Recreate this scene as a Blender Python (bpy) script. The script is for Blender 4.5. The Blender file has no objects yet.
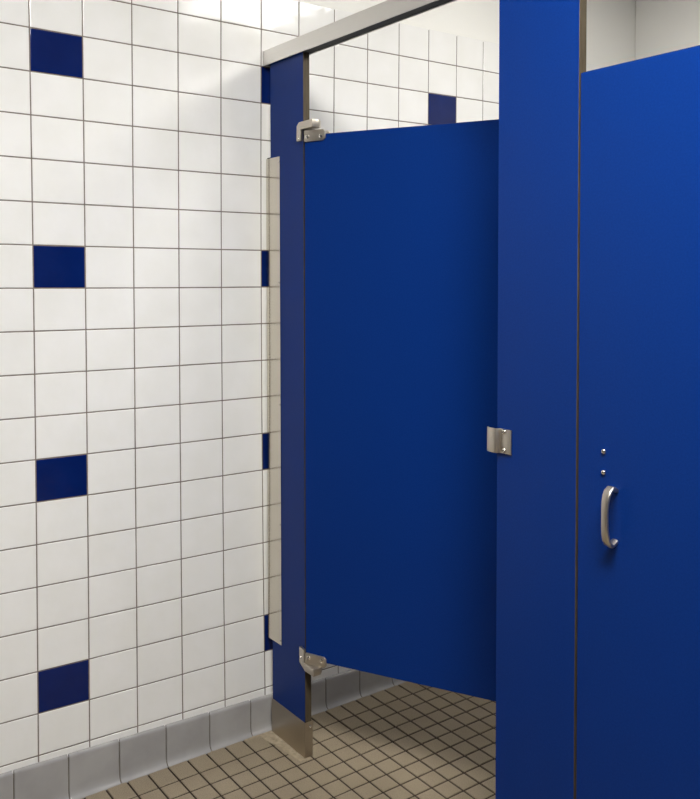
import bpy, bmesh, math, random
from mathutils import Vector, Matrix
random.seed(7)
sc = bpy.context.scene
col = sc.collection

# ------------------------------------------------------------------ materials
def new_mat(name):
    m = bpy.data.materials.new(name); m.use_nodes = True
    nt = m.node_tree; b = nt.nodes['Principled BSDF']
    return m, nt, b
def setp(b, base, rough, metal=0.0, spec=0.5):
    b.inputs['Base Color'].default_value = (*base, 1)
    b.inputs['Roughness'].default_value = rough
    b.inputs['Metallic'].default_value = metal
    b.inputs['Specular IOR Level'].default_value = spec
def coords(nt, scale=(1, 1, 1)):
    tc = nt.nodes.new('ShaderNodeTexCoord'); mp = nt.nodes.new('ShaderNodeMapping')
    mp.inputs['Scale'].default_value = scale
    nt.links.new(tc.outputs['Object'], mp.inputs['Vector']); return mp.outputs['Vector']
def noise(nt, vec, scale, detail=3, rough=.5):
    n = nt.nodes.new('ShaderNodeTexNoise'); n.inputs['Scale'].default_value = scale
    n.inputs['Detail'].default_value = detail; n.inputs['Roughness'].default_value = rough
    nt.links.new(vec, n.inputs['Vector']); return n.outputs['Fac']
def ramp(nt, fac, stops):
    r = nt.nodes.new('ShaderNodeValToRGB'); el = r.color_ramp.elements
    while len(el) < len(stops): el.new(.5)
    for e, (p, c) in zip(el, stops): e.position = p; e.color = (*c, 1)
    nt.links.new(fac, r.inputs['Fac']); return r.outputs['Color']
def bump(nt, b, fac, dist, strength=1.0):
    k = nt.nodes.new('ShaderNodeBump'); k.inputs['Distance'].default_value = dist; k.inputs['Strength'].default_value = strength
    nt.links.new(fac, k.inputs['Height']); nt.links.new(k.outputs['Normal'], b.inputs['Normal'])

def glazed(name, c1, c2, rough=.09, wav=.0009):
    m, nt, b = new_mat(name); setp(b, c1, rough)
    v = coords(nt)
    nt.links.new(ramp(nt, noise(nt, v, 9, 4), [(.35, c1), (.65, c2)]), b.inputs['Base Color'])
    bump(nt, b, noise(nt, v, 17, 2), wav); return m
M = {}
M['white_tile'] = glazed('white_tile', (.81, .80, .765), (.84, .83, .805))
M['blue_tile'] = glazed('blue_tile', (.0018, .010, .085), (.0024, .013, .100))
M['blue_tile'].node_tree.nodes['Principled BSDF'].inputs['Specular IOR Level'].default_value = .32
M['grey_tile'] = glazed('grey_tile', (.30, .29, .285), (.355, .345, .335), .16, .0006)
def grout(name, c1, c2):
    m, nt, b = new_mat(name); setp(b, c1, .9, 0, .2)
    nt.links.new(ramp(nt, noise(nt, coords(nt), 30, 4), [(.3, c1), (.7, c2)]), b.inputs['Base Color']); return m
M['wall_grout'] = grout('wall_grout', (.15, .125, .105), (.24, .20, .17))
M['floor_grout'] = grout('floor_grout', (.022, .015, .010), (.05, .036, .026))
M['base_grout'] = grout('base_grout', (.10, .085, .07), (.17, .15, .12))
# unglazed tan quarry tile with speckle and a little wear
m, nt, b = new_mat('quarry_tile'); setp(b, (.3, .24, .17), .55)
v = coords(nt)
a = ramp(nt, noise(nt, v, 420, 3, .7), [(.30, (.175, .135, .088)), (.5, (.29, .235, .16)), (.72, (.38, .315, .225))])
c = ramp(nt, noise(nt, v, 7, 4), [(.3, (.84, .83, .82)), (.7, (1.0, 1.0, 1.0))])
mx = nt.nodes.new('ShaderNodeMix'); mx.data_type = 'RGBA'; mx.blend_type = 'MULTIPLY'; mx.inputs['Factor'].default_value = 1
nt.links.new(a, mx.inputs['A']); nt.links.new(c, mx.inputs['B']); nt.links.new(mx.outputs['Result'], b.inputs['Base Color'])
bump(nt, b, noise(nt, v, 300, 2), .0006); M['quarry'] = m
m, nt, b = new_mat('mortar_smear'); setp(b, (.32, .26, .18), .8, 0, .3)
nt.links.new(ramp(nt, noise(nt, coords(nt), 60, 5, .6), [(.3, (.25, .20, .135)), (.7, (.42, .35, .25))]), b.inputs['Base Color']); M['mortar'] = m
# painted plaster
def paint(name, c1, c2, rough=.55):
    m, nt, b = new_mat(name); setp(b, c1, rough, 0, .4)
    v = coords(nt); nt.links.new(ramp(nt, noise(nt, v, 2.5, 3), [(.3, c1), (.7, c2)]), b.inputs['Base Color'])
    bump(nt, b, noise(nt, v, 160, 2), .0004); return m
M['paint'] = paint('cream_paint', (.80, .785, .735), (.83, .815, .765))
M['far_paint'] = paint('low_bounce_paint', (.10, .105, .12), (.12, .125, .14))  # unseen walls kept dark to cut bounce light and reflections
M['ceiling'] = paint('ceiling_paint', (.74, .73, .69), (.77, .76, .72), .8)
# blue plastic laminate
m, nt, b = new_mat('blue_laminate'); setp(b, (.0015, .025, .165), .38, 0, .12)
v = coords(nt)
nt.links.new(ramp(nt, noise(nt, v, 260, 3, .6), [(.3, (.0010, .0225, .160)), (.7, (.0020, .0295, .190))]), b.inputs['Base Color'])
bump(nt, b, noise(nt, v, 650, 2), .00025, .6); M['laminate'] = m
m, nt, b = new_mat('laminate_core'); setp(b, (.16, .12, .07), .6, 0, .3)
nt.links.new(ramp(nt, noise(nt, coords(nt, (1, 1, .06)), 400, 3), [(.3, (.045, .034, .018)), (.7, (.082, .063, .038))]), b.inputs['Base Color']); M['core'] = m
def metal(name, c, rough, stretch, amt=.08, mt=1.0):
    m, nt, b = new_mat(name); setp(b, c, rough, mt)
    v = coords(nt, stretch); n = noise(nt, v, 300, 3)
    mr = nt.nodes.new('ShaderNodeMapRange'); mr.inputs['To Min'].default_value = rough - amt; mr.inputs['To Max'].default_value = rough + amt
    nt.links.new(n, mr.inputs['Value']); nt.links.new(mr.outputs['Result'], b.inputs['Roughness'])
    bump(nt, b, n, .00008, .5); return m
M['steel'] = metal('stainless_steel', (.66, .62, .54), .17, (1, 1, .03), .03)
M['steel_shoe'] = metal('brushed_shoe_steel', (.46, .41, .34), .34, (.05, .05, 1), .06)
M['cast'] = metal('cast_zinc_alloy', (.58, .53, .46), .38, (1, 1, 1), .05)
M['screw'] = metal('chrome_screw', (.80, .77, .72), .18, (1, 1, 1), .03)
M['alu'] = metal('brushed_aluminium', (.74, .72, .69), .42, (.02, 1, 1), .08)
m, nt, b = new_mat('flat_black_mat'); setp(b, (.008, .008, .010), .7); M['flat_black'] = m
m, nt, b = new_mat('fixture_white'); setp(b, (.8, .8, .78), .4); M['fixture'] = m
def glow(name, c, e):
    m, nt, b = new_mat(name); setp(b, (.8, .8, .8), .5)
    b.inputs['Emission Color'].default_value = (*c, 1); b.inputs['Emission Strength'].default_value = e; return m
M['diff'] = glow('lit_diffuser', (1.0, .99, .965), 46.0)
M['diff_back'] = glow('lit_diffuser_weak', (1.0, .98, .93), 12.0)  # weaker emission, set to balance the stall light against the front one

# ------------------------------------------------------------------ mesh helpers
class Buf:
    def __init__(s): s.v = []; s.f = []; s.m = []; s.mats = []
    def mi(s, mat):
        if mat not in s.mats: s.mats.append(mat)
        return s.mats.index(mat)
    def face(s, idx, mat): s.f.append(idx); s.m.append(s.mi(mat))
    def add(s, verts): n = len(s.v); s.v += [tuple(p) for p in verts]; return n
    def box(s, lo, hi, mat):
        x0, y0, z0 = lo; x1, y1, z1 = hi
        n = s.add([(x0,y0,z0),(x1,y0,z0),(x1,y1,z0),(x0,y1,z0),(x0,y0,z1),(x1,y0,z1),(x1,y1,z1),(x0,y1,z1)])
        for q in ((0,3,2,1),(4,5,6,7),(0,1,5,4),(1,2,6,5),(2,3,7,6),(3,0,4,7)): s.face([n+i for i in q], mat)
    def rings(s, rings, mat, cap0=True, cap1=True):
        k = len(rings[0]); base = [s.add(r) for r in rings]
        for a, b_ in zip(base, base[1:]):
            for i in range(k): j = (i+1) % k; s.face([a+i, a+j, b_+j, b_+i], mat)
        if cap0: s.face([base[0]+i for i in reversed(range(k))], mat)
        if cap1: s.face([base[-1]+i for i in range(k)], mat)
    def build(s, name, parent=None, smooth=False, bevel=0, seg=2, xf=None):
        me = bpy.data.meshes.new(name); me.from_pydata(s.v, [], s.f)
        for mt in s.mats: me.materials.append(mt)
        me.polygons.foreach_set('material_index', s.m); me.update()
        bm = bmesh.new(); bm.from_mesh(me)
        if len(s.f) < 3000: bmesh.ops.recalc_face_normals(bm, faces=bm.faces)
        if bevel:
            es = [e for e in bm.edges if len(e.link_faces) == 2 and e.calc_face_angle(0) > .5]
            bmesh.ops.bevel(bm, geom=es, offset=bevel, segments=seg, affect='EDGES', profile=.5, clamp_overlap=True)
        if xf: bmesh.ops.transform(bm, matrix=xf, verts=bm.verts)
        bm.to_mesh(me); bm.free()
        if smooth:
            for p in me.polygons: p.use_smooth = True
            try: me.set_sharp_from_angle(angle=math.radians(35))
            except Exception: pass
        o = bpy.data.objects.new(name, me); col.objects.link(o)
        if parent: o.parent = parent; 
        return o
def thing(name, label, cat, loc, rz=0, group=None):
    o = bpy.data.objects.new(name, None); o.empty_display_size = .1; col.objects.link(o)
    o.location = loc; o.rotation_euler = (0, 0, rz); o['label'] = label; o['category'] = cat
    if group: o['group'] = group
    return o
def struct(o, label=None):
    o['kind'] = 'structure'
    return o

# ------------------------------------------------------------------ measures (metres)
YP = .6948            # front face of the partition line
TH = .0216            # partition thickness
TY, TZ, Z0 = .13544, .11197, 2.0394     # wall tile pitch, top of the first blue tile
S = .06141            # floor tile pitch
CEIL, YB, YF, XR = 2.75, 2.513, -2.6, 3.9

# small measured drift of the tile courses (the setter's lines are not perfectly true)
def wp(k, r):
    kc = min(max(k, -1.), 12.); rc = min(max(r, -1.5), 17.)
    t = (1, kc, rc, kc*rc, kc*kc, rc*rc, kc*kc*rc, kc*rc*rc)
    cy = (-.005098, .138466, .00081, -.000445, -.000288, -.000035, .000027, .00002)
    cz = (2.040626, -.001365, -.111743, .000096, .000112, -.000003, .000002, -.000013)
    y = sum(a*b for a, b in zip(t, cy)) - kc*TY; z = sum(a*b for a, b in zip(t, cz)) - (Z0 - rc*TZ)
    return k*TY + y, Z0 - r*TZ + z

# ------------------------------------------------------------------ tiled walls
def tile(B, quad, axis, mat, gap=.0030):
    """quad: four (u, z) corners; axis(u, z, depth) -> point. Pillow-edged tile."""
    cu = sum(q[0] for q in quad)/4; cz = sum(q[1] for q in quad)/4
    tl = [random.uniform(-.00022, .00022) for _ in range(4)]
    def ring(ins, d):
        out = []
        for i, (u, z) in enumerate(quad):
            out.append(axis(u + (ins if u < cu else -ins), z + (ins if z < cz else -ins), d + (tl[i] if d > -.0012 else 0)))
        return out
    h = gap/2
    rs = [B.add(ring(h, -.0020)), B.add(ring(h+.0002, -.0008)), B.add(ring(h+.0008, -.0002)), B.add(ring(h+.0020, 0))]
    for a, b_ in zip(rs, rs[1:]):
        for i in range(4): j = (i+1) % 4; B.face([a+i, a+j, b_+j, b_+i], mat)
    B.face([rs[-1]+i for i in range(4)], mat)

def left_axis(u, z, d): return (d, u, z)
B = Buf()
K0, K1 = -15, 19
ylo, yhi = YF, YB
for k in range(K0, K1):
    for r in range(-2, 18):
        a, b_, c, d = wp(k, r+1), wp(k+1, r+1), wp(k+1, r), wp(k, r)
        q = [a, b_, c, d]
        q = [(min(max(u, ylo+.001), yhi-.001), z) for u, z in q]
        if q[1][0]-q[0][0] < .02: continue
        mat = M['blue_tile'] if (k % 5 == 0 and r % 5 == 0) else M['white_tile']
        tile(B, q, left_axis, mat)
ztop = wp(6, -2)[1]
# grout bed, backing and painted plaster above
B.face([B.add([(-.0013, YF, 0), (-.0013, YB, 0), (-.0013, YB, ztop-.004), (-.0013, YF, ztop-.004)])+i for i in range(4)], M['wall_grout'])
B.box((-.12, YF-.12, 0), (-.0045, YB+.12, CEIL), M['paint'])
struct(B.build('wall_left'))

def back_axis(u, z, d): return (u, YB - d, z)
B = Buf()
for k in range(0, 28):
    for r in range(-2, 18):
        x0, x1 = k*TY, min((k+1)*TY, XR)
        if x1-x0 < .02: continue
        za, zb = Z0-(r+1)*TZ, Z0-r*TZ
        if r == -2: zb = ztop-.0025
        tile(B, [(x0, za), (x1, za), (x1, zb), (x0, zb)], back_axis, M['blue_tile'] if (k % 5 == 2 and r % 5 == 0) else M['white_tile'])
B.face([B.add([(0, YB+.0013, 0), (XR, YB+.0013, 0), (XR, YB+.0013, ztop-.006), (0, YB+.0013, ztop-.006)])+i for i in range(4)], M['wall_grout'])
B.box((0, YB+.0045, 0), (XR, YB+.12, CEIL), M['paint'])
struct(B.build('wall_back'))
B = Buf(); B.box((0, YF-.12, 0), (XR, YF, CEIL), M['far_paint']); struct(B.build('wall_front'))
B = Buf(); B.box((XR, YF-.12, 0), (XR+.12, YB+.12, CEIL), M['far_paint']); struct(B.build('wall_right'))
B = Buf(); B.box((-.12, YF-.12, CEIL), (XR+.12, YB+.12, CEIL+.1), M['ceiling']); struct(B.build('ceiling'))

# ------------------------------------------------------------------ cove base along the left wall
def base_z(y): return .1250 - .0285*(min(max(y, -.5), 1.05)+.067)
prof = [(-.003, 1.0, 0), (.0035, 1.0, -.0004), (.0068, 1.0, -.0022), (.0088, 1.0, -.0055), (.0095, 1.0, -.010)]
low = [(.0095, .030), (.0100, .020), (.0118, .0115), (.0150, .0055), (.0195, .0022), (.0225, .0005), (.0225, -.004), (-.003, -.004)]
def base_run(B, joints, axis, zf):
    for ya, yb in zip(joints, joints[1:]):
        g = .0013
        st = [(ya+g, .0022), (ya+g+.0004, .0010), (ya+g+.0016, .0002), (ya+g+.004, 0), (yb-g-.004, 0), (yb-g-.0016, .0002), (yb-g-.0004, .0010), (yb-g, .0022)]
        rs = []
        for y, ins in st:
            zt = zf(y)
            ring = [axis(x - (ins if x > 0 else 0), y, zt+dz-ins*.6) for x, _, dz in prof]
            ring += [axis(x - (ins if x > 0 else 0), y, z) for x, z in low]
            rs.append(ring)
        B.rings(rs, M['grey_tile'])
B = Buf()
J = [YF+.02] + [-.067 - .1400*i for i in range(14, 0, -1)] + [-.067, .0748, .2156, .3541, .4920, .6303, .7690, .9078, 1.0445]
J += [1.0445+.1385*i for i in range(1, 11)] + [YB-.026]
J = sorted(j for j in set(J) if YF+.01 < j < YB-.02)
base_run(B, J, lambda x, y, z: (x, y, z), base_z)
n = len(J)
for a, b_ in zip(J, J[1:]):   # grout behind the joints
    B.face([B.add([(.0072, a, -.002), (.0072, b_, -.002), (.0072, b_, base_z(b_)-.006), (.0072, a, base_z(a)-.006)])+i for i in range(4)], M['base_grout'])
    B.face([B.add([(.0072, a, .012), (.0072, b_, .012), (.0185, b_, .001), (.0185, a, .001)])+i for i in range(4)], M['base_grout'])
o = B.build('baseboard_left', smooth=True); struct(o)
B = Buf()
base_run(B, [.024+.1385*i for i in range(27) if .024+.1385*i < XR], lambda x, y, z: (y, YB-x, z), lambda y: .094)
struct(B.build('baseboard_back', smooth=True))

# ------------------------------------------------------------------ floor
B = Buf()
def fx(n):
    e = {-1: -.30, 0: .56, 1: 1.62, 2: 2.70}
    return (e[n] if n in e else n+.765)*S if n >= 0 else -.02
def fy(n): return (12.633 + (n)*.984)*S
xs = [-.02] + [fx(i) for i in range(1, 60)]; xs = [x for x in xs if x < XR+.03]
ys = [fy(i) for i in range(-47, 34)]; ys = [y for y in ys if YF-.05 < y < YB+.08]
g = .0024
for i in range(len(xs)-1):
    for j in range(len(ys)-1):
        x0, x1, y0, y1 = xs[i]+g, xs[i+1]-g, ys[j]+g, ys[j+1]-g
        h = [random.uniform(-.0003, .0003) for _ in range(4)]
        a = B.add([(x0, y0, -.004), (x1, y0, -.004), (x1, y1, -.004), (x0, y1, -.004)])
        e = .0004; b_ = B.add([(x0+e, y0+e, -.0012), (x1-e, y0+e, -.0012), (x1-e, y1-e, -.0012), (x0+e, y1-e, -.0012)])
        e = .0018; c = B.add([(x0+e, y0+e, h[0]), (x1-e, y0+e, h[1]), (x1-e, y1-e, h[2]), (x0+e, y1-e, h[3])])
        for p, q in ((a, b_), (b_, c)):
            for t in range(4): u = (t+1) % 4; B.face([p+t, p+u, q+u, q+t], M['quarry'])
        B.face([c, c+1, c+2, c+3], M['quarry'])
B.face([B.add([(-.05, YF-.1, -.0024), (XR+.1, YF-.1, -.0024), (XR+.1, YB+.1, -.0024), (-.05, YB+.1, -.0024)])+i for i in range(4)], M['floor_grout'])
B.box((-.12, YF-.12, -.12), (XR+.12, YB+.12, -.0045), M['floor_grout'])
# mortar smeared over the joints in front of the stall post
def smear(pts, h=.0007):
    cx = sum(p[0] for p in pts)/len(pts); cy = sum(p[1] for p in pts)/len(pts)
    rs = []
    fine = []
    for i in range(len(pts)):
        a, b_ = pts[i], pts[(i+1) % len(pts)]
        for t in range(5):
            f = t/5; fine.append((a[0]+(b_[0]-a[0])*f+random.uniform(-.0012, .0012), a[1]+(b_[1]-a[1])*f+random.uniform(-.0012, .0012)))
    rs = [[(x, y, -.003) for x, y in fine], [(cx+(x-cx)*.97, cy+(y-cy)*.97, h*.6) for x, y in fine], [(cx+(x-cx)*.86, cy+(y-cy)*.86, h) for x, y in fine]]
    B.rings(rs, M['mortar'], cap0=False)
smear([(.020, .652), (.060, .650), (.110, .664), (.170, .668), (.222, .674), (.222, .694), (.020, .694)])
# (local joint filler: the joint along the wall side beside the post)
smear([(.018, .600), (.030, .600), (.034, .655), (.018, .655)], .0005)
struct(B.build('floor'))

# ------------------------------------------------------------------ laminate panels
def panel(name, x0, x1, z0, z1, parent, y0=0.0, th=TH, xf=None):
    """board with blue faces, brown core edges and a fine chamfer"""
    B = Buf(); c = .0006
    f = [(x0+c, y0, z0+c), (x1-c, y0, z0+c), (x1-c, y0, z1-c), (x0+c, y0, z1-c)]
    fe = [(x0, y0+c, z0), (x1, y0+c, z0), (x1, y0+c, z1), (x0, y0+c, z1)]
    be = [(x, y0+th-c, z) for x, _, z in fe]; bk = [(x, y0+th, z) for x, _, z in f]
    r = [B.add(q) for q in (f, fe, be, bk)]
    for a, b_ in zip(r, r[1:]):
        for i in range(4): j = (i+1) % 4; B.face([a+i, a+j, b_+j, b_+i], M['core'])
    B.face([r[0]+i for i in range(4)], M['laminate']); B.face([r[3]+i for i in range(4)], M['laminate'])
    return B.build(name, parent, xf=xf)

def screw_head(parent, p, n, r=.0032, h=.0018, name='screw', mat=None, square=True):
    """domed screw head with a driver recess at p, facing n"""
    B = Buf(); n = Vector(n).normalized(); a = n.orthogonal().normalized(); b_ = n.cross(a); p = Vector(p)
    rs = []
    N = 20
    for rr, hh in ((1, -.2), (1, .25), (.93, .62), (.72, .9), (.42, 1.0), (.38, .55)):
        rs.append([tuple(p + (a*math.cos(2*math.pi*i/N)+b_*math.sin(2*math.pi*i/N))*r*rr + n*h*hh) for i in range(N)])
    B.rings(rs, mat or M['screw'], cap0=False)
    return B.build(name, parent, smooth=True)

def plan_strip(B, pts, z0, z1, th, mat, axis):
    """extrude an open polyline (a, b) with thickness along the third axis"""
    n = len(pts); off = []
    for i in range(n):
        a = Vector(pts[max(i-1, 0)]); b_ = Vector(pts[min(i+1, n-1)]); t = (b_-a).normalized(); off.append(Vector((-t.y, t.x))*th)
    loop = [Vector(p) for p in pts] + [Vector(p)+o for p, o in zip(reversed(pts), reversed(off))]
    lo = B.add([axis(p.x, p.y, z0) for p in loop]); hi = B.add([axis(p.x, p.y, z1) for p in loop]); m = len(loop)
    for i in range(m): j = (i+1) % m; B.face([lo+i, lo+j, hi+j, hi+i], mat)
    for i in range(n-1):
        q = [i, i+1, m-2-i, m-1-i]
        B.face([lo+k for k in q], mat); B.face([hi+k for k in reversed(q)], mat)

def shoe(parent, x0, x1):
    """stainless wrap round the foot: front and back sheets and a folded return at each side"""
    B = Buf(); t = .0012; z = .104; a = -.0018; b_ = TH+.0036
    B.rings([[(x0, a, 0), (x1, a, 0), (x1, b_, 0), (x0, b_, 0)], [(x0, a, z), (x1, a, z), (x1, b_, z), (x0, b_, z)],
             [(x0+t, a+t, z), (x1-t, a+t, z), (x1-t, b_-t, z), (x0+t, b_-t, z)], [(x0+t, a+t, z-.003), (x1-t, a+t, z-.003), (x1-t, b_-t, z-.003), (x0+t, b_-t, z-.003)]], M['steel_shoe'])
    s = B.build('shoe', parent, bevel=.0007, seg=2)
    return s

# hinge block fixed to the post: L-shaped face, pivot block under or over the door corner
def hinge_bracket(parent, x_edge, z_in, up):
    """z_in: door edge height; up=+1 block above the door, -1 below"""
    B = Buf()
    if up > 0:
        xo, xi, xe = x_edge-.0235, x_edge-.0020, x_edge+.0580
        za, zb, zl = z_in+.0165, z_in+.0385, z_in-.0150
        f = [(xo, zl), (xi, zl), (xi, za), (xe, za), (xe, zb), (xo+.012, zb), (xo, zb-.010)]
    else:
        xo, xi, xe = x_edge-.0180, x_edge+.0050, x_edge+.0570
        za, zb, zl = z_in-.0130, z_in-.0335, z_in+.0285
        f = [(xo, zl), (xi, zl-.004), (xi, za), (xe, za), (xe, zb), (xo+.030, zb), (xo, zb+.016)]
    y0, y1 = -.0085, -.0002
    def ex(poly, ya, yb):
        B.rings([[(x, ya, z) for x, z in poly], [(x, yb, z) for x, z in poly]], M['cast'])
    ex(f, y0, y1)
    xb = x_edge+.0015
    y2 = y1 + .030
    z1_, z2_ = min(za, zb), max(za, zb)
    B.rings([[(x, y, z) for x, z in ((a, z1_+e), (b2, z1_+e), (b2, z2_-e), (a, z2_-e))] for y, a, b2, e in
             ((y1-.001, xb, xe-.0005, 0), (y1+.017, xb, xe-.0005, 0), (y2, xb+.004, xe-.012, .001))], M['cast'])
    o = B.build('hinge_bracket', parent, bevel=.0009, seg=2, smooth=True)
    screw_head(o, (xo+.0085, y0-.0001, z_in-.008 if up > 0 else z_in-.0005), (0, -1, 0), .0026, .0008)
    return o
def hinge_plate(parent, z_edge, up):
    """cast cap over the door corner, in the door's own frame (x along the door, front face y=0)"""
    B = Buf(); L = .0690
    za = z_edge + up*.0125; zb = z_edge - up*.0200
    f = [(.0010, za), (L-.006, za), (L, za-up*.006), (L, zb+up*.008), (L-.007, zb+up*.002), (.0035, zb), (.0010, zb+up*.003)]
    y0 = -.0062
    B.rings([[(x, y0, z) for x, z in f], [(x, -.0002, z) for x, z in f]], M['cast'])
    fb = [(x, z) for x, z in f]
    B.rings([[(x, TH+.0002, z) for x, z in fb], [(x, TH+.0052, z) for x, z in fb]], M['cast'])
    t = sorted((z_edge+up*.0004, za))
    B.rings([[(.0012, -.001, t[0]), (L-.020, -.001, t[0]), (L-.020, -.001, t[1]), (.0012, -.001, t[1])],
             [(.0012, TH+.001, t[0]), (L-.020, TH+.001, t[0]), (L-.020, TH+.001, t[1]), (.0012, TH+.001, t[1])]], M['cast'])
    o = B.build('hinge_plate', parent, bevel=.0014, seg=3, smooth=True)
    for x in (.0120, L-.0140): screw_head(o, (x, y0-.0001, z_edge-up*.0065), (0, -1, 0), .0062, .0022)
    # pivot pin into the bracket
    B = Buf(); N = 16
    zz = sorted((za-up*.001, z_edge+up*.0185))
    B.rings([[(.012+.0055*math.cos(2*math.pi*i/N), TH/2+.0055*math.sin(2*math.pi*i/N), z) for i in range(N)] for z in zz], M['screw'])
    B.build('pivot_pin', o, smooth=True)
    return o

# posts ------------------------------------------------------------
ZH = 2.0372          # underside of the header rail
def post(x0, x1, label, shoe_x0=None):
    t = thing('stall_pilaster', label, 'partition post', (0, YP, 0), 0, 'blue stall posts')
    panel('post_panel', x0, x1, .004, ZH+.0036, t)
    s = shoe(t, (shoe_x0 or x0)-.0015, x1+.0016)
    for xx in (x1+.0017,): screw_head(s, (xx, TH*.5+.004, .090), (1, 0, 0), .0042, .0022)
    return t
P1 = post(.0293, .2116, 'narrow blue laminate post between the white tiled wall and the open stall door', .0270)
hinge_bracket(P1, .2116, 1.8010, 1)
hinge_bracket(P1, .2116, .2955, -1)
P2 = post(.9772, 1.1918, 'wide blue laminate post with a metal keeper, between the open and closed stall doors')
P3 = post(1.8095, 2.0200, 'blue laminate post at the far right end of the stall front, outside the photo')
P2.rotation_euler.y = .0014; P2.location.x = -.0012      # nearly plumb
# keeper (strike) at the left edge of the wide post
B = Buf()
pts = [(1.0212, -.0002), (.9905, -.0002)]
B.box((.9890, -.0034, 1.0236), (1.0212, -.0003, 1.0762), M['cast'])
k = B.build('door_keeper', P2, bevel=.0008, seg=2, smooth=True)
B = Buf()
arc = [(.9905, -.0012), (.9897, -.0060), (.9885, -.0105), (.9860, -.0132), (.9810, -.0142), (.9730, -.0144), (.9650, -.0136), (.9590, -.0118), (.9560, -.0092), (.9552, -.0060)]
plan_strip(B, arc, 1.0236, 1.0764, -.0030, M['cast'], lambda a, b_, z: (a, b_, z))
B.build('keeper_bumper', k, bevel=.0009, seg=2, smooth=True)
for z in (1.0705, 1.0302): screw_head(k, (1.0020, -.0035, z), (0, -1, 0), .0056, .0042)

# header rail ------------------------------------------------------
H = thing('header_rail', 'brushed aluminium rail running along the top of the blue stall posts', 'rail', (0, YP, 0))
B = Buf()
ya, yb = -.0095, .0312
zt = 2.0832
sec = [(ya, ZH-.0002), (ya+.0008, ZH-.0006), (ya+.0035, ZH-.0006), (ya+.0035, ZH+.006), (yb-.0035, ZH+.006), (yb-.0035, ZH-.0006), (yb, ZH-.0006),
       (yb, zt-.004), (yb-.003, zt), (ya+.002, zt), (ya, zt-.0015)]
B.rings([[(x, y, z) for y, z in sec] for x in (.0022, 2.06)], M['alu'])
rail = B.build('rail_channel', H)
B = Buf(); B.box((.0022, ya+.0036, ZH+.004), (.028, yb-.0036, ZH+.0065), M['flat_black'])  # black strips put in to draw the rail's dark underside
B.box((.2105, ya+.0036, ZH+.0012), (.9762, yb-.0036, ZH+.0062), M['flat_black']); B.box((1.1923, ya+.0036, ZH+.0012), (1.807, yb-.0036, ZH+.0062), M['flat_black'])
B.build('dark_underside', H)

# wall channel -----------------------------------------------------
Wc = thing('wall_channel', 'tall stainless steel strip fastening the narrow blue post to the tiled wall', 'bracket', (0, YP, 0))
B = Buf()
z0, z1 = .2868, 1.7560
sec = [(.0064, -.0022), (.0850, -.0022), (.0850, -.0006), (.0082, -.0006), (.0030, TH+.0006), (.0850, TH+.0006), (.0850, TH+.0022), (.0012, TH+.0022)]
B.rings([[(x, y, z) for x, y in sec] for z in (z0, z1)], M['steel'])
B.build('channel', Wc)
for z in (1.7407, 1.3806, 1.0150, .6530, .3000): screw_head(Wc, (.0795, -.0023, z), (0, -1, 0), .0030, .0014)
for z in (.30, .65, 1.01, 1.38, 1.74):
    B = Buf(); B.box((.0030, .004, z-.02), (.0284, TH-.004, z+.02), M['flat_black']); B.build('spacer_block', Wc)

for o_ in (P1, Wc):      # the end post stands a hair out of plumb
    o_.location.x += .0028; o_.rotation_euler.y = -.0021
# doors ------------------------------------------------------------
D1 = thing('stall_door', 'blue laminate stall door swung partly inward, hung from the narrow post', 'door', (.2205, .6930, 0), math.radians(27.5), 'blue stall doors')
DW = .748
panel('door_panel', 0, DW, .2955, 1.8010, D1)
hinge_plate(D1, 1.8010, 1); hinge_plate(D1, .2955, -1)
def pull(parent, x, z0, z1):
    B = Buf(); path = []
    zc = (z0+z1)/2
    key = [(-.0002, z1-.006, .0075, .0045), (-.007, z1-.0025, .0078, .0045), (-.0140, z1-.0005, .0086, .0042), (-.0212, z1-.0045, .0092, .0038), (-.0262, z1-.0125, .0088, .0036), (-.0295, z1-.024, .0080, .0036),
           (-.0308, z1-.040, .0074, .0036), (-.0310, zc, .0072, .0036), (-.0308, z0+.040, .0074, .0036), (-.0295, z0+.024, .0080, .0036), (-.0262, z0+.0125, .0088, .0036), (-.0212, z0+.0045, .0092, .0038), (-.0140, z0+.0005, .0086, .0042), (-.007, z0+.0025, .0078, .0045), (-.0002, z0+.006, .0075, .0045)]
    n = len(key); rs = []
    for i, (y, z, w, h) in enumerate(key):
        a = key[max(i-1, 0)]; c = key[min(i+1, n-1)]; t = Vector((0, c[0]-a[0], c[1]-a[1])).normalized()
        if i in (0, n-1): t = Vector((0, -1 if i == 0 else 1, 0))
        nn = Vector((1, 0, 0)).cross(t); N = 20; ring = []
        for q in range(N):
            an = 2*math.pi*q/N; cs, sn = math.cos(an), math.sin(an)
            sx = math.copysign(abs(cs)**.55, cs)*w; sy = math.copysign(abs(sn)**.8, sn)*h
            ring.append(tuple(Vector((x, y, z)) + Vector((1, 0, 0))*sx + nn*sy))
        rs.append(ring)
    B.rings(rs, M['cast'])
    return B.build('pull_handle', parent, smooth=True)
D2 = thing('stall_door', 'closed blue laminate stall door with a curved metal pull handle', 'door', (1.1968, YP+.0003, 0), 0, 'blue stall doors')
panel('door_panel', 0, .607, .2955, 1.7955, D2)
pull(D2, 1.2835-1.196, .8975, 1.0060)
for z in (1.0693, 1.0291): screw_head(D2, (1.2570-1.196, -.0002, z), (0, -1, 0), .0050, .0042, 'through_bolt')
for z in (.33, 1.76):
    B = Buf(); B.box((.560, -.0040, z-.018), (.6085, -.0003, z+.018), M['cast']); B.box((.6075, -.0040, z-.018), (.6118, TH*.5, z+.018), M['cast'])
    B.build('hinge_plate', D2)
for d in (D1, D2):
    del d['group']

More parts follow.
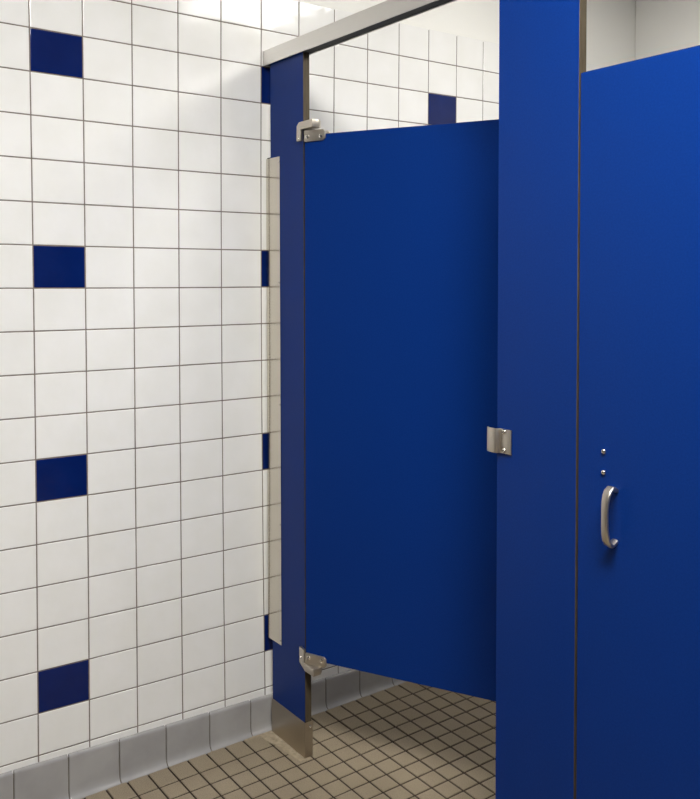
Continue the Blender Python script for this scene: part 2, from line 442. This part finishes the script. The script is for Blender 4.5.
# divider between the two stalls (hidden behind the fronts, it keeps light out of the second stall)
DV = thing('divider_panel', 'blue laminate side wall between the stalls, unseen, hidden behind the wide post', 'partition panel', (0, 0, 0))
panel('side_panel', 0, YB-.035-(YP+TH+.012), .2955, 1.7985, DV, xf=Matrix.Translation((1.095, YP+TH+.012, 0)) @ Matrix.Rotation(math.pi/2, 4, 'Z'))
for yy, L in ((YP+TH+.0003, 1), (YB-.0352, -1)):
    for z in (.45, 1.65):
        a, b_ = (yy, yy+.0400) if L > 0 else (yy-.006, YB-.0003)
        B = Buf(); B.box((1.0955, a, z-.04), (1.0985, b_, z+.04), M['steel']); B.build('angle_bracket', DV)

# ceiling lights ---------------------------------------------------
def troffer(x, y, lx, ly, label, dm='diff'):
    t = thing('ceiling_light', label, 'light', (x, y, CEIL))
    B = Buf(); h = .012
    w = .035
    for a, b_, c, d in ((-lx/2, -ly/2, lx/2, -ly/2+w), (-lx/2, ly/2-w, lx/2, ly/2), (-lx/2, -ly/2+w, -lx/2+w, ly/2-w), (lx/2-w, -ly/2+w, lx/2, ly/2-w)):
        B.box((a, b_, -.030), (c, d, -.0003), M['fixture'])
    B.build('frame', t)
    B = Buf(); B.box((-lx/2+w+.0005, -ly/2+w+.0005, -.024), (lx/2-w-.0005, ly/2-w-.0005, -.004), M[dm]); B.build('diffuser', t)
    return t
troffer(1.20, 1.50, 1.22, .62, 'lit rectangular ceiling light above the stalls, out of frame', 'diff_back')
troffer(2.00, -.10, 1.22, .62, 'lit rectangular ceiling light in front of the stalls, out of frame')

# world: closed room, faint neutral
w = bpy.data.worlds.new('world'); sc.world = w; w.use_nodes = True
w.node_tree.nodes['Background'].inputs['Color'].default_value = (.5, .5, .5, 1)
w.node_tree.nodes['Background'].inputs['Strength'].default_value = .05

# ------------------------------------------------------------------ camera
yaw, pitch, roll = -.9426, -.0270, -.0007
f = Vector((math.sin(yaw)*math.cos(pitch), math.cos(yaw)*math.cos(pitch), math.sin(pitch)))
r = Vector((math.cos(yaw), -math.sin(yaw), 0)); u = r.cross(f)
r2 = r*math.cos(roll) + u*math.sin(roll); u2 = -r*math.sin(roll) + u*math.cos(roll)
cam = bpy.data.cameras.new('camera'); co = bpy.data.objects.new('camera', cam); col.objects.link(co)
mw = Matrix(((r2.x, u2.x, -f.x, 2.3028), (r2.y, u2.y, -f.y, -.6606), (r2.z, u2.z, -f.z, 1.4065), (0, 0, 0, 1)))
co.matrix_world = mw
cam.sensor_fit = 'AUTO'; cam.sensor_width = 36; cam.lens = 868.43*36/799
cam.shift_x = 0; cam.shift_y = -(399.5-297.44)/799
cam.clip_start = .02
sc.camera = co
sc.view_settings.view_transform = 'Standard'; sc.view_settings.look = 'None'
sc.view_settings.exposure = .09; sc.view_settings.gamma = 1; sc.view_settings.use_curve_mapping = False
sc.cycles.max_bounces = 10; sc.cycles.diffuse_bounces = 6; sc.cycles.glossy_bounces = 5
